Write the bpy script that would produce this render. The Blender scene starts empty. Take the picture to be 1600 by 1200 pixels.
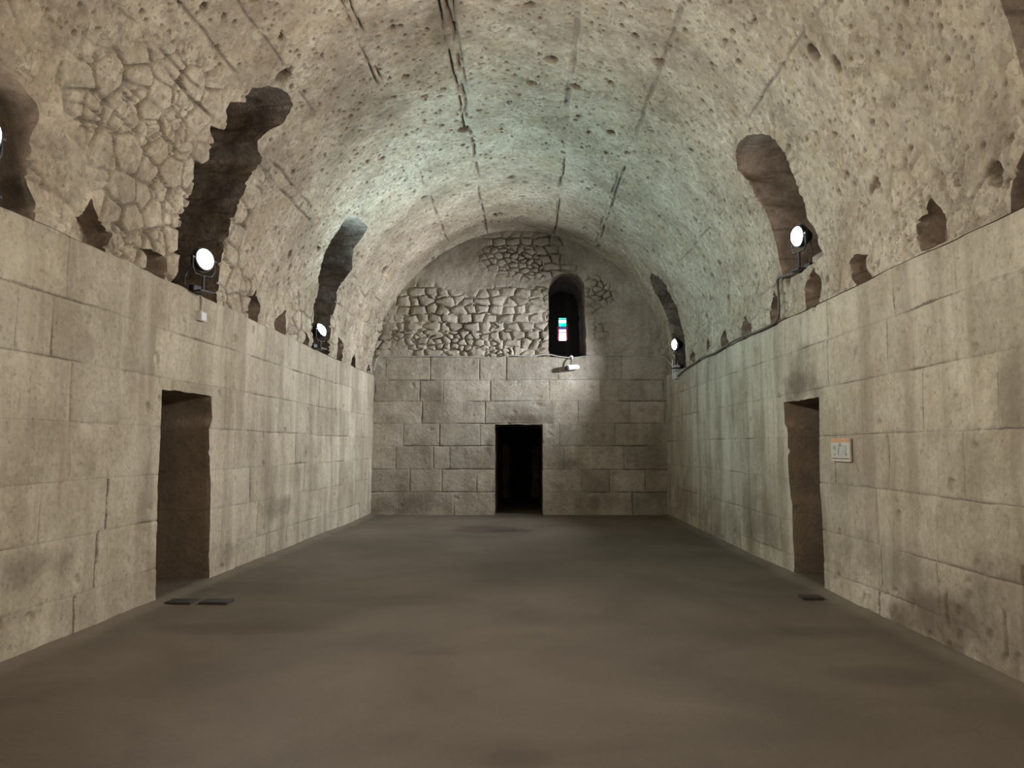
import bpy, bmesh, math, random
import numpy as np
from mathutils import Vector, Matrix

S = bpy.context.scene
COL = S.collection

# ------------------------------------------------------------------ camera, world, exposure
F_PX, CAM_H = 1180.0, 1.65
cam_d = bpy.data.cameras.new('camera'); cam = bpy.data.objects.new('camera', cam_d); COL.objects.link(cam)
cam_d.sensor_fit = 'HORIZONTAL'; cam_d.sensor_width = 36.0; cam_d.lens = 36.0 * F_PX / 1600.0
cam_d.clip_start = 0.05; cam_d.clip_end = 200
PITCH = math.atan(98 / F_PX); YAW = math.atan(23 / F_PX * math.cos(PITCH))
cam.location = (0, 0, CAM_H); cam.rotation_euler = (math.pi / 2 + PITCH, 0, YAW)
S.camera = cam
w = bpy.data.worlds.new('world'); S.world = w; w.use_nodes = True
w.node_tree.nodes['Background'].inputs[0].default_value = (0.5, 0.45, 0.4, 1)
w.node_tree.nodes['Background'].inputs[1].default_value = 0.0
S.view_settings.view_transform = 'Standard'; S.view_settings.look = 'None'
S.view_settings.gamma = 1.0; S.view_settings.use_curve_mapping = False
S.view_settings.exposure = 0.02
S.cycles.use_denoising = True
S.cycles.max_bounces = 10; S.cycles.diffuse_bounces = 8; S.cycles.sample_clamp_indirect = 8.0
S.cycles.caustics_reflective = False; S.cycles.caustics_refractive = False

# floodlights of the hall plus unseen fill lamps: ledge position (x, y, z), height of the lens, azimuth from -Y towards the room (degrees), tilt, colour, power
LAMPS = [
    # name key, base, lens height, side, azimuth, tilt, colour, watts, beam angle
    ('L0', (-3.95, 5.27, 3.47), 0.48, -1, 85, 2, (1.0, 0.91, 0.77), 400, 145),
    ('L1', (-3.80, 8.68, 3.45), 0.40, -1, 64, 4, (1.0, 0.95, 0.91), 620, 140),
    ('L2', (-3.76, 13.60, 3.42), 0.35, -1, 74, 24, (0.63, 0.98, 1.06), 930, 140),
    ('R1', (3.40, 9.32, 3.83), 0.44, 1, 78, -4, (1.0, 0.95, 0.92), 740, 140),
    ('R2', (3.36, 16.98, 3.40), 0.55, 1, 78, -3, (0.93, 0.96, 1.0), 2000, 126),
    ('R0', (3.50, 4.60, 3.32), 0.48, 1, 85, 4, (1.0, 0.91, 0.77), 370, 145),
    ('L9', (-3.9, -0.5, 3.50), 0.48, -1, 130, 0, (1.0, 0.87, 0.68), 420, 150),  # this lamp and the next are unseen fill, added behind the viewer
    ('R9', (3.45, -0.5, 3.28), 0.48, 1, 130, 0, (1.0, 0.87, 0.68), 370, 150),
]

# ------------------------------------------------------------------ hall dimensions (metres; y is the distance from the viewer)
YB, YF = 18.5, -5.0
CX, ZA = -0.19, 7.0
def xl(d): return -3.78 - 0.0142 * (18.5 - d)
def xr(d): return 3.42 + 0 * d
def zsl(d): return 3.39 + 0.006 * (18.5 - d)
def zsr(d): return 3.37 - 0.005 * (18.5 - d)

NICHES = {
'L1':[(8.26,3.30),(8.26,3.50),(8.31,3.58),(8.28,3.67),(8.28,3.81),(8.24,3.85),(8.22,4.01),(8.20,4.24),(8.23,4.37),(8.24,4.51),(8.23,4.61),(8.13,4.69),(8.05,4.77),(8.09,4.81),(8.21,4.82),(8.26,4.89),(8.21,4.95),(8.17,4.97),(8.21,5.06),(8.17,5.09),(8.06,5.12),(8.00,5.17),(8.21,5.22),(8.21,5.30),(8.16,5.35),(8.07,5.39),(8.06,5.46),(8.26,5.56),(8.20,5.60),(8.18,5.69),(8.28,5.74),(8.35,5.80),(8.61,5.88),(8.85,5.91),(9.05,5.88),(9.12,5.78),(9.15,5.69),(8.97,5.50),(8.98,5.39),(9.09,5.34),(9.28,5.31),(9.33,5.19),(9.26,5.06),(9.28,4.98),(9.32,4.96),(9.36,4.81),(9.33,4.61),(9.31,4.47),(9.38,4.30),(9.33,4.08),(9.37,3.91),(9.40,3.70),(9.42,3.30)],
'L2':[(13.50,3.25),(13.44,3.52),(13.42,3.77),(13.38,3.97),(13.32,4.12),(13.37,4.35),(13.30,4.53),(13.15,4.61),(13.09,4.66),(13.05,4.81),(12.94,4.94),(12.87,4.97),(12.88,5.19),(12.89,5.41),(12.81,5.52),(12.88,5.62),(13.18,5.71),(13.69,5.75),(13.97,5.74),(14.02,5.59),(14.02,5.37),(14.28,5.24),(14.65,5.13),(14.52,4.93),(14.39,4.66),(14.54,4.36),(14.47,4.11),(14.52,3.86),(14.55,3.62),(14.60,3.25)],
'L0':[(4.72,3.2),(5.95,3.2),(5.90,3.62),(5.77,3.72),(5.76,3.86),(5.76,3.97),(5.70,4.08),(5.76,4.24),(5.73,4.32),(5.6,4.36),(5.4,4.42),(5.1,4.44),(4.85,4.4),(4.72,4.2)],
'R1':[(9.64,5.50),(9.51,5.54),(9.21,5.51),(8.89,5.39),(8.79,5.33),(8.71,5.22),(8.70,5.12),(8.69,5.00),(8.70,4.90),(8.71,4.79),(8.74,4.66),(8.72,4.53),(8.73,4.40),(8.75,4.30),(8.68,4.21),(8.65,4.10),(8.69,3.99),(8.64,3.85),(8.88,3.84),(9.30,3.81),(9.73,3.82),(9.93,3.90),(9.95,4.10),(9.90,4.39),(9.80,4.72),(9.88,4.95),(9.81,5.16),(9.90,5.36)],
'R2':[(16.30,3.3),(16.25,3.62),(16.13,3.91),(16.12,4.18),(16.13,4.41),(16.12,4.69),(16.2,4.97),(16.15,5.14),(16.26,5.33),(16.61,5.48),(17.03,5.43),(17.30,5.25),(17.26,4.98),(17.32,4.77),(17.39,4.48),(17.38,4.23),(17.33,3.82),(17.28,3.3)],
'R0':[(4.3,3.2),(4.3,4.6),(4.45,5.2),(4.7,5.4),(4.85,5.2),(4.95,4.6),(5.03,3.95),(5.08,3.80),(5.17,3.66),(5.28,3.56),(5.34,3.46),(5.36,3.2)],
}
POCKETS = {
'lA':[(6.65,3.90),(6.70,3.85),(6.81,3.76),(6.95,3.69),(7.03,3.69),(7.01,3.64),(6.99,3.55),(7.00,3.35),(6.78,3.35),(6.56,3.37),(6.55,3.58),(6.46,3.67),(6.61,3.79)],
'lB':[(7.56,3.68),(7.73,3.72),(7.96,3.71),(8.03,3.73),(8.08,3.35),(7.65,3.35),(7.66,3.62)],
'lC':[(10.61,3.90),(10.69,3.80),(10.86,3.69),(10.89,3.32),(10.41,3.32),(10.47,3.50),(10.35,3.60),(10.47,3.74)],
'lD':[(12.02,3.85),(12.18,3.3),(11.67,3.3),(11.60,3.62)],
'lE':[(13.01,3.65),(13.25,3.54),(13.27,3.32),(12.93,3.26),(12.95,3.49)],
'lF':[(15.09,3.87),(15.66,3.79),(15.62,3.33),(15.16,3.33),(15.20,3.61)],
'lG':[(16.55,3.70),(16.98,3.33),(16.39,3.31),(16.31,3.54)],
'lH':[(18.08,3.72),(18.45,3.46),(18.04,3.28),(17.85,3.44)],
'rA':[(6.35,3.77),(6.21,3.59),(6.17,3.51),(6.17,3.35),(6.38,3.34),(6.57,3.36),(6.62,3.49),(6.58,3.61),(6.46,3.65)],
'rB':[(7.85,3.66),(7.54,3.57),(7.55,3.47),(7.44,3.28),(7.79,3.28),(7.95,3.43),(7.98,3.59)],
'rC':[(8.99,3.78),(8.82,3.62),(8.82,3.51),(8.93,3.38),(8.81,3.25),(9.37,3.25),(9.33,3.55),(9.37,3.61)],
'rD':[(10.31,3.80),(10.21,3.57),(10.23,3.25),(10.61,3.25),(10.65,3.55)],
'rE':[(11.81,3.70),(11.46,3.51),(11.53,3.28),(12.00,3.28),(11.99,3.63)],
'rF':[(13.06,3.70),(12.77,3.28),(13.25,3.28),(13.33,3.57)],
'rG':[(14.30,3.71),(14.15,3.57),(14.32,3.44),(14.57,3.48)],
'rH':[(15.58,3.67),(15.34,3.53),(15.49,3.37),(15.81,3.46)],
}
DOOR_L = [(8.10,-0.3),(8.07,1.2),(8.08,2.27),(9.27,2.28),(9.30,2.0),(9.24,1.88),(9.27,1.7),(9.35,1.2),(9.42,-0.3)]
DOOR_R = [(8.92,-0.3),(8.93,1.2),(8.91,2.23),(10.15,2.24),(10.12,1.95),(10.03,1.9),(9.96,1.0),(9.9,0.9),(10.0,-0.3)]
DOOR_B = [(-0.78,-0.3),(-0.785,2.2),(0.392,2.195),(0.385,-0.3)]
WIN_B = [(0.54,3.86),(0.54,5.5),(0.58,5.72),(0.68,5.87),(0.84,5.95),(1.0,5.97),(1.17,5.94),(1.32,5.86),(1.42,5.70),(1.45,5.5),(1.46,4.6),(1.48,4.2),(1.46,3.84)]

# ------------------------------------------------------------------ numpy noise
def _h(ix, iy, seed):
    n = (ix.astype(np.int64) * 374761393 + iy.astype(np.int64) * 668265263 + seed * 1442695041) & 0xffffffff
    n = ((n ^ (n >> 13)) * 1274126177) & 0xffffffff
    n = ((n ^ (n >> 16)) * 2246822519) & 0xffffffff
    n = n ^ (n >> 15)
    return (n & 0xffffff) / float(0xffffff)
def vnoise(x, y, seed=0):
    x = np.asarray(x, float); y = np.asarray(y, float)
    ix = np.floor(x); iy = np.floor(y); fx = x - ix; fy = y - iy
    fx = fx * fx * fx * (fx * (fx * 6 - 15) + 10); fy = fy * fy * fy * (fy * (fy * 6 - 15) + 10)
    a = _h(ix, iy, seed); b = _h(ix + 1, iy, seed); c = _h(ix, iy + 1, seed); d = _h(ix + 1, iy + 1, seed)
    return ((a * (1 - fx) + b * fx) * (1 - fy) + (c * (1 - fx) + d * fx) * fy) * 2 - 1
def fbm(x, y, seed=0, octv=3, gain=0.5):
    s = 0; a = 1.0; t = 0
    for k in range(octv):
        s = s + a * vnoise(x * 2 ** k + 17.3 * k, y * 2 ** k - 9.1 * k, seed + k); t += a; a *= gain
    return s / t
def worley(x, y, seed=0, jit=0.9, jity=None):
    jity = jit if jity is None else jity
    ix = np.floor(x); iy = np.floor(y)
    f1 = np.full(np.shape(x), 9.0); f2 = f1.copy(); idd = np.zeros(np.shape(x))
    for dx in (-1, 0, 1):
        for dy in (-1, 0, 1):
            cx = ix + dx; cy = iy + dy
            px = cx + 0.5 + (_h(cx, cy, seed) - 0.5) * jit; py = cy + 0.5 + (_h(cx, cy, seed + 71) - 0.5) * jity
            r = np.hypot(px - x, py - y); hid = _h(cx, cy, seed + 191)
            m = r < f1
            f2 = np.where(m, f1, np.minimum(f2, r)); idd = np.where(m, hid, idd); f1 = np.where(m, r, f1)
    return f1, f2, idd
def sstep(a, b, x):
    t = np.clip((x - a) / (b - a), 0, 1); return t * t * (3 - 2 * t)
def poly_sdf(px, py, poly):
    """signed distance, positive outside; also the length along the outline of the nearest point"""
    d = np.full(px.shape, 1e9); par = np.zeros(px.shape); ins = np.zeros(px.shape, bool); acc = 0.0
    n = len(poly)
    for i in range(n):
        ax, ay = poly[i]; bx, by = poly[(i + 1) % n]
        ex, ey = bx - ax, by - ay; L2 = ex * ex + ey * ey + 1e-12
        t = np.clip(((px - ax) * ex + (py - ay) * ey) / L2, 0, 1)
        q = np.hypot(px - ax - t * ex, py - ay - t * ey)
        m = q < d; d = np.where(m, q, d); par = np.where(m, acc + t * math.sqrt(L2), par)
        acc += math.sqrt(L2)
        c = ((ay > py) != (by > py))
        with np.errstate(divide='ignore', invalid='ignore'):
            c &= px < (bx - ax) * (py - ay) / (by - ay + 1e-12 * (by == ay)) + ax
        ins ^= c
    return np.where(ins, -d, d), par
def spaced(a, b, f):
    """positions from a to b with the local step f(y)"""
    o = [a]
    while o[-1] < b: o.append(o[-1] + f(o[-1]))
    o = np.array(o); return a + (o - a) * (b - a) / (o[-1] - a)

# ------------------------------------------------------------------ mesh helpers
def obj(name, me, parent=None, kind=None):
    o = bpy.data.objects.new(name, me); COL.objects.link(o)
    if parent is not None: o.parent = parent
    if kind: o['kind'] = kind
    return o
def add_attr(me, name, arr):
    a = me.attributes.new(name, 'FLOAT', 'POINT'); a.data.foreach_set('value', np.asarray(arr, np.float32))
def build_mesh(name, V, faces_q, faces_x, mats, mi_q, mi_x, attrs, smooth=True):
    """V n x 3; faces_q m x 4 array; faces_x list of tuples"""
    me = bpy.data.meshes.new(name)
    nq = len(faces_q); sizes = np.array([4] * nq + [len(f) for f in faces_x], np.int32)
    loops = np.concatenate([np.asarray(faces_q, np.int32).ravel(), np.array([i for f in faces_x for i in f], np.int32)])
    starts = np.concatenate([[0], np.cumsum(sizes)[:-1]]).astype(np.int32)
    me.vertices.add(len(V)); me.vertices.foreach_set('co', np.asarray(V, np.float32).ravel())
    me.loops.add(len(loops)); me.loops.foreach_set('vertex_index', loops)
    me.polygons.add(len(sizes)); me.polygons.foreach_set('loop_start', starts)
    try: me.polygons.foreach_set('loop_total', sizes)
    except Exception: pass
    for m in mats: me.materials.append(m)
    me.polygons.foreach_set('material_index', np.concatenate([np.full(nq, mi_q), np.array(mi_x, int)]).astype(np.int32))
    me.update(calc_edges=True)
    me.polygons.foreach_set('use_smooth', np.full(len(sizes), smooth))
    for k, a in attrs.items(): add_attr(me, k, a)
    me.validate()
    return me

def clip_shell(name, P, Fs, holes, attrs, mats, kind='structure', extra=None):
    """A surface grid P (n,m,3) cut open where Fs < 0. holes: list of (direction, depth, steps, jitter, cap polygon 3D).
    Fs: list of (n,m) signed distances, one per hole; from every cut edge a tunnel runs back into the masonry."""
    n, m = P.shape[:2]
    V = P.reshape(-1, 3); A = {k: np.asarray(a, float).ravel() for k, a in attrs.items()}
    idx = np.arange(n * m).reshape(n, m)
    q = np.stack([idx[:-1, :-1], idx[1:, :-1], idx[1:, 1:], idx[:-1, 1:]], -1).reshape(-1, 4)
    if Fs:
        st = np.stack([f.ravel() for f in Fs]); F = st.min(0); ID = st.argmin(0)
    else:
        F = np.ones(n * m); ID = np.zeros(n * m, int)
    pos = F[q] > 0; cnt = pos.sum(1)
    full = q[cnt == 4]; cross = q[(cnt > 0) & (cnt < 4)]
    newV = []; newA = {k: [] for k in A}; cache = {}; fx = []; mi = []; segs = []
    base = n * m
    def cutv(a, b):
        key = (a, b) if a < b else (b, a)
        if key in cache: return cache[key]
        a, b = key
        t = F[a] / (F[a] - F[b]); newV.append(V[a] * (1 - t) + V[b] * t)
        for k in A: newA[k].append(A[k][a] * (1 - t) + A[k][b] * t)
        cache[key] = base + len(newV) - 1
        return cache[key]
    for c in cross:
        out = []; cuts = []; ent = []
        for i in range(4):
            a, b = int(c[i]), int(c[(i + 1) % 4])
            if F[a] > 0: out.append(a)
            if (F[a] > 0) != (F[b] > 0):
                k = cutv(a, b); out.append(k); cuts.append(k); ent.append(F[a] > 0)
        if len(out) >= 3:
            fx.append(tuple(out)); mi.append(0)
        if len(cuts) == 2:
            neg = [int(v) for v in c if F[v] <= 0]
            segs.append((*(cuts if ent[0] else cuts[::-1]), int(ID[neg[0]])))
    allV = list(newV)
    def getv(i): return V[i] if i < base else newV[i - base]
    chains = {}
    pend = []
    sm = {}
    if segs:
        ids_ = sorted({(v, h) for a, b, h in segs for v in (a, b)}); at = {k: i for i, k in enumerate(ids_)}
        nb = [[i, i] for i in range(len(ids_))]; seen = [0] * len(ids_)
        for a, b, h in segs:
            ia, ib = at[(a, h)], at[(b, h)]
            for p_, q_ in ((ia, ib), (ib, ia)):
                if seen[p_] < 2: nb[p_][seen[p_]] = q_; seen[p_] += 1
        nb = np.array(nb); Q = np.array([getv(v) for v, h in ids_]); end = np.array([c_ < 2 for c_ in seen])
        for _ in range(90): Q = np.where(end[:, None], Q, 0.5 * Q + 0.25 * (Q[nb[:, 0]] + Q[nb[:, 1]]))
        sm = {k: Q[i] for k, i in at.items()}
    def chain(vi, h):
        key = (vi, h)
        if key in chains: return chains[key]
        dirv, depth, steps, jit = holes[h][:4]
        p0 = np.array(getv(vi)); ids = []
        for s in range(steps + 1):
            t = depth * (s / steps) ** 1.3
            bl = min(1.0, t / 0.10); pq = p0 * (1 - bl) + sm[key] * bl
            allV.append(pq + np.array(dirv) * t); pend.append((len(allV) - 1, t, jit, h, 0 if abs(dirv[0]) > 0.5 else 1, p0[0], p0[1], p0[2]))
            for kk in A: newA[kk].append(float(A[kk][vi] if vi < base else newA[kk][vi - base]) if kk in ('zc', 'zo') else 0.0)
            ids.append(base + len(allV) - 1)
        chains[key] = ids
        return ids
    for a, b, h in segs:
        if holes[h][2] == 0: continue
        ca, cb = chain(a, h), chain(b, h)
        for s in range(len(ca) - 1):
            fx.append((ca[s], cb[s], cb[s + 1], ca[s + 1])); mi.append(holes[h][5] if len(holes[h]) > 5 else 1)
    if pend:
        pe = np.array(pend); t = pe[:, 1]; per = np.where(pe[:, 4] > 0, pe[:, 5], pe[:, 6])
        k = pe[:, 2] * np.clip(t / 0.12, 0, 1); u_ = (per + pe[:, 7] * 1.31) * 4.5; v_ = t * 4.0 + pe[:, 3] * 7
        j1 = fbm(u_, v_, 40, 4) * k * 1.6; j2 = fbm(u_ + 50, v_ + 9, 60, 4) * k * 1.6
        wf1, wf2, wid_ = worley((per * 1.0 + pe[:, 7] * 1.2) / 0.33, t / 0.38 + pe[:, 3] * 5, 77, 0.8)
        jn = 1 - sstep(0.03, 0.14, wf2 - wf1)
        for q, tn_, jv, hh in zip(pe[:, 0].astype(int), (wid_ - 0.5) * 1.2, jn * 0.55, pe[:, 3].astype(int)):
            if 'tone' in newA and len(holes[hh]) > 5: newA['tone'][q] = tn_; newA['joint'][q] = jv
        for q, a1, a2, ax_ in zip(pe[:, 0].astype(int), j1, j2, pe[:, 4]):
            allV[q] = allV[q] + (np.array([a1, 0, a2]) if ax_ > 0 else np.array([0, a1, a2]))
    for h in holes:
        cap = h[4] if len(h) > 4 else None
        if cap:
            i0 = base + len(allV)
            for p in cap:
                allV.append(np.array(p, float))
                for kk in A: newA[kk].append(0.0)
            fx.append(tuple(range(i0, i0 + len(cap)))); mi.append(h[5] if len(h) > 5 else 1)
    for (pts, faces, mslot) in (extra or []):
        i0 = base + len(allV)
        for p in pts:
            allV.append(np.array(p, float))
            for kk in A: newA[kk].append(0.0)
        for f in faces:
            fx.append(tuple(i0 + i for i in f)); mi.append(mslot)
    VV = np.concatenate([V, np.array(allV).reshape(-1, 3)]) if allV else V
    AA = {k: np.concatenate([A[k], np.array(newA[k])]) if len(newA[k]) else A[k] for k in A}
    # drop the unused grid points
    used = np.zeros(len(VV), bool); used[full.ravel()] = True
    for f in fx: used[list(f)] = True
    remap = np.cumsum(used) - 1
    full = remap[full]; fx = [tuple(int(remap[i]) for i in f) for f in fx]
    me = build_mesh(name, VV[used], full, fx, mats, 0, mi, {k: a[used] for k, a in AA.items()})
    return obj(name, me, kind=kind)

# ------------------------------------------------------------------ materials
def new_mat(name):
    m = bpy.data.materials.new(name); m.use_nodes = True
    nt = m.node_tree; return m, nt, nt.nodes['Principled BSDF']
def N(nt, t, **kw):
    n = nt.nodes.new(t)
    for k, v in kw.items():
        if k.startswith('i_'):
            n.inputs[int(k[2:]) if k[2:].isdigit() else k[2:]].default_value = v
        else: setattr(n, k, v)
    return n
def noise(nt, co, scale, detail=4, rough=0.6, stretch=None, dist=0.0):
    if stretch:
        mp = N(nt, 'ShaderNodeMapping'); nt.links.new(co, mp.inputs[0]); mp.inputs['Scale'].default_value = stretch; co = mp.outputs[0]
    n = N(nt, 'ShaderNodeTexNoise'); nt.links.new(co, n.inputs['Vector'])
    n.inputs['Scale'].default_value = scale; n.inputs['Detail'].default_value = detail; n.inputs['Roughness'].default_value = rough; n.inputs['Distortion'].default_value = dist
    return n.outputs['Fac']
def ramp(nt, fac, stops):
    r = N(nt, 'ShaderNodeValToRGB'); nt.links.new(fac, r.inputs[0])
    e = r.color_ramp.elements
    while len(e) < len(stops): e.new(0.5)
    for k, (p, c) in enumerate(stops):
        e[k].position = p; e[k].color = (c[0], c[1], c[2], 1) if isinstance(c, (tuple, list)) else (c, c, c, 1)
    return r.outputs[0]
def mixc(nt, fac, a, b, mode='MIX'):
    n = N(nt, 'ShaderNodeMix', data_type='RGBA', blend_type=mode)
    for sock, v in ((n.inputs[0], fac), (n.inputs[6], a), (n.inputs[7], b)):
        if isinstance(v, bpy.types.NodeSocket): nt.links.new(v, sock)
        elif isinstance(v, (tuple, list)): sock.default_value = (*v, 1) if len(v) == 3 else v
        else: sock.default_value = v
    return n.outputs[2]
def mathn(nt, op, a, b=0.0):
    n = N(nt, 'ShaderNodeMath', operation=op)
    for s, v in ((n.inputs[0], a), (n.inputs[1], b)):
        if isinstance(v, bpy.types.NodeSocket): nt.links.new(v, s)
        else: s.default_value = v
    return n.outputs[0]
def N2(nt, d_, w_):
    m_ = N(nt, 'ShaderNodeMapRange', interpolation_type='SMOOTHSTEP'); nt.links.new(d_, m_.inputs['Value']); nt.links.new(w_, m_.inputs['From Max'])
    m_.inputs['From Min'].default_value = 0.0; m_.inputs['To Min'].default_value = 1.0; m_.inputs['To Max'].default_value = 0.0
    return m_.outputs['Result']
def stone_mat(name, c_lo, c_mid, c_hi, joint_c, stain_c, streak=0.35, bump=0.5, blotch=1.1, pit=0.5, rough=0.9, streak_scale=(2.6, 2.6, 0.2), agg=0.0, seam=0.0, soot_shade=(0.12, 0.09, 0.065)):
    m, nt, b = new_mat(name)
    co = N(nt, 'ShaderNodeTexCoord').outputs['Object']
    col = ramp(nt, noise(nt, co, blotch, 6, 0.62, dist=0.4), [(0.32, c_lo), (0.5, c_mid), (0.68, c_hi)])
    # grain, speckle
    col = mixc(nt, 0.55, col, ramp(nt, noise(nt, co, 22, 5, 0.7), [(0.3, 0.62), (0.5, 1.0), (0.75, 1.25)]), 'MULTIPLY')
    if agg:
        vo = N(nt, 'ShaderNodeTexVoronoi'); vo.inputs['Scale'].default_value = 13.0; vo.inputs['Randomness'].default_value = 1.0
        wn = N(nt, 'ShaderNodeVectorMath', operation='ADD'); nz_ = N(nt, 'ShaderNodeTexNoise'); nz_.inputs['Scale'].default_value = 7.0; nz_.inputs['Detail'].default_value = 4
        sc_ = N(nt, 'ShaderNodeVectorMath', operation='SCALE'); sc_.inputs['Scale'].default_value = 0.16
        nt.links.new(co, nz_.inputs['Vector']); nt.links.new(nz_.outputs['Color'], sc_.inputs[0]); nt.links.new(co, wn.inputs[0]); nt.links.new(sc_.outputs[0], wn.inputs[1]); nt.links.new(wn.outputs[0], vo.inputs['Vector'])
        sp_ = N(nt, 'ShaderNodeSeparateColor'); nt.links.new(vo.outputs['Color'], sp_.inputs[0])
        col = mixc(nt, agg, col, ramp(nt, sp_.outputs[0], [(0.0, (0.74, 0.72, 0.70)), (0.4, (0.96, 0.95, 0.92)), (0.75, (1.05, 1.04, 1.0)), (1.0, (1.22, 1.23, 1.22))]), 'MULTIPLY')
        col = mixc(nt, agg * 0.8, col, ramp(nt, noise(nt, co, 5.5, 9, 0.78, dist=0.5), [(0.32, (0.64, 0.60, 0.56)), (0.5, (1.0, 1.0, 1.0)), (0.68, (1.25, 1.24, 1.2))]), 'MULTIPLY')
        ve = N(nt, 'ShaderNodeTexVoronoi', feature='DISTANCE_TO_EDGE'); ve.inputs['Scale'].default_value = 4.2
        s2_ = N(nt, 'ShaderNodeVectorMath', operation='SCALE'); s2_.inputs['Scale'].default_value = 0.3; w2_ = N(nt, 'ShaderNodeVectorMath', operation='ADD')
        nt.links.new(nz_.outputs['Color'], s2_.inputs[0]); nt.links.new(co, w2_.inputs[0]); nt.links.new(s2_.outputs[0], w2_.inputs[1]); nt.links.new(w2_.outputs[0], ve.inputs['Vector'])
        crk = mathn(nt, 'MULTIPLY', ramp(nt, ve.outputs['Distance'], [(0.0, 1.0), (0.035, 0.0)]), ramp(nt, noise(nt, co, 2.1, 4, 0.6), [(0.5, 0.0), (0.6, 1.0)]))
        col = mixc(nt, mathn(nt, 'MULTIPLY', crk, agg * 0.8), col, tuple(x * 0.6 for x in stain_c))
        och = ramp(nt, noise(nt, co, 1.7, 6, 0.7, dist=0.9), [(0.5, 0.0), (0.66, 1.0)])
        col = mixc(nt, mathn(nt, 'MULTIPLY', och, agg * 0.55), col, (0.36, 0.27, 0.15))
    # per block / per stone tone
    at = N(nt, 'ShaderNodeAttribute', attribute_name='tone').outputs['Fac']
    tone = mathn(nt, 'ADD', mathn(nt, 'MULTIPLY', at, 0.22), 1.0)
    tc = N(nt, 'ShaderNodeCombineColor'); [nt.links.new(tone, tc.inputs[i]) for i in range(3)]
    col = mixc(nt, 1.0, col, tc.outputs[0], 'MULTIPLY')
    # damp streaks running down the face
    sk = ramp(nt, noise(nt, co, 1.1, 5, 0.6, stretch=streak_scale), [(0.44, 0.0), (0.66, 1.0)])
    col = mixc(nt, mathn(nt, 'MULTIPLY', sk, streak), col, stain_c)
    lk = ramp(nt, noise(nt, co, 2.3, 4, 0.6, stretch=(streak_scale[0] * 0.42, streak_scale[1] * 0.42, streak_scale[2] * 0.6)), [(0.5, 0.0), (0.66, 1.0)])
    col = mixc(nt, mathn(nt, 'MULTIPLY', lk, streak * 0.7), col, tuple(min(1, x * 1.25) for x in c_hi))
    # patches of old dirt with a shape of their own
    pk = ramp(nt, noise(nt, co, 2.6, 7, 0.7, dist=0.8), [(0.60, 0.0), (0.70, 1.0)])
    col = mixc(nt, mathn(nt, 'MULTIPLY', pk, pit), col, stain_c)
    ps = ramp(nt, noise(nt, co, 17, 4, 0.6), [(0.60, 0.0), (0.67, 1.0)])
    col = mixc(nt, mathn(nt, 'MULTIPLY', ps, pit), col, tuple(x * 0.55 for x in stain_c))
    st_ = N(nt, 'ShaderNodeAttribute', attribute_name='stain_shade').outputs['Fac']
    col = mixc(nt, st_, col, soot_shade)  # soot colour, also used for shade painted at the far end
    jt = N(nt, 'ShaderNodeAttribute', attribute_name='joint').outputs['Fac']
    col = mixc(nt, jt, col, joint_c)
    crack = None
    if seam:
        def at_(n_): return N(nt, 'ShaderNodeAttribute', attribute_name=n_).outputs['Fac']
        jit = mathn(nt, 'MULTIPLY', mathn(nt, 'SUBTRACT', noise(nt, co, 30, 4, 0.6), 0.5), 0.022)
        def dist(n_, size):
            f_ = mathn(nt, 'FRACT', mathn(nt, 'ADD', at_(n_), 0.5))
            return mathn(nt, 'ABSOLUTE', mathn(nt, 'ADD', mathn(nt, 'MULTIPLY', mathn(nt, 'SUBTRACT', f_, 0.5), size), jit))
        wv = mathn(nt, 'ADD', mathn(nt, 'MULTIPLY', ramp(nt, noise(nt, co, 3.5, 4, 0.6), [(0.4, 0.0), (0.62, 1.0)]), seam * 1.3), seam * 0.45)
        dzn = dist('zc', 0.53); dun = dist('uc', 1.1)
        def line(d_): return N2(nt, d_, wv)
        lz = mathn(nt, 'MULTIPLY', line(dzn), at_('zo')); lu = mathn(nt, 'MULTIPLY', line(dun), at_('vo'))
        lu = mathn(nt, 'MULTIPLY', lu, mathn(nt, 'GREATER_THAN', dzn, 0.014))
        crack = mathn(nt, 'MAXIMUM', lz, lu)
        col = mixc(nt, mathn(nt, 'MULTIPLY', crack, 0.9), col, tuple(x * 0.75 for x in joint_c))
    nt.links.new(col, b.inputs['Base Color'])
    b.inputs['Roughness'].default_value = rough; b.inputs['Specular IOR Level'].default_value = 0.25
    hgt = mathn(nt, 'ADD', mathn(nt, 'MULTIPLY', noise(nt, co, 14, 8, 0.66), 1.0), mathn(nt, 'MULTIPLY', noise(nt, co, 55, 4, 0.7), 0.35))
    if crack is not None: hgt = mathn(nt, 'SUBTRACT', hgt, mathn(nt, 'MULTIPLY', crack, 0.8))
    bp = N(nt, 'ShaderNodeBump'); bp.inputs['Strength'].default_value = bump; bp.inputs['Distance'].default_value = 0.04
    nt.links.new(hgt, bp.inputs['Height']); nt.links.new(bp.outputs[0], b.inputs['Normal'])
    return m
def plain(name, col, rough=0.5, metal=0.0, nz=0.0, scale=30):
    m, nt, b = new_mat(name)
    if nz:
        co = N(nt, 'ShaderNodeTexCoord').outputs['Object']
        c = ramp(nt, noise(nt, co, scale, 5, 0.6), [(0.3, tuple(x * (1 - nz) for x in col)), (0.7, tuple(min(1, x * (1 + nz)) for x in col))])
        nt.links.new(c, b.inputs['Base Color'])
    else: b.inputs['Base Color'].default_value = (*col, 1)
    b.inputs['Roughness'].default_value = rough; b.inputs['Metallic'].default_value = metal
    return m
def emit(name, col, strength):
    m, nt, b = new_mat(name)
    b.inputs['Base Color'].default_value = (0.0, 0.0, 0.0, 1)
    b.inputs['Emission Color'].default_value = (*col, 1); b.inputs['Emission Strength'].default_value = strength
    return m

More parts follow.
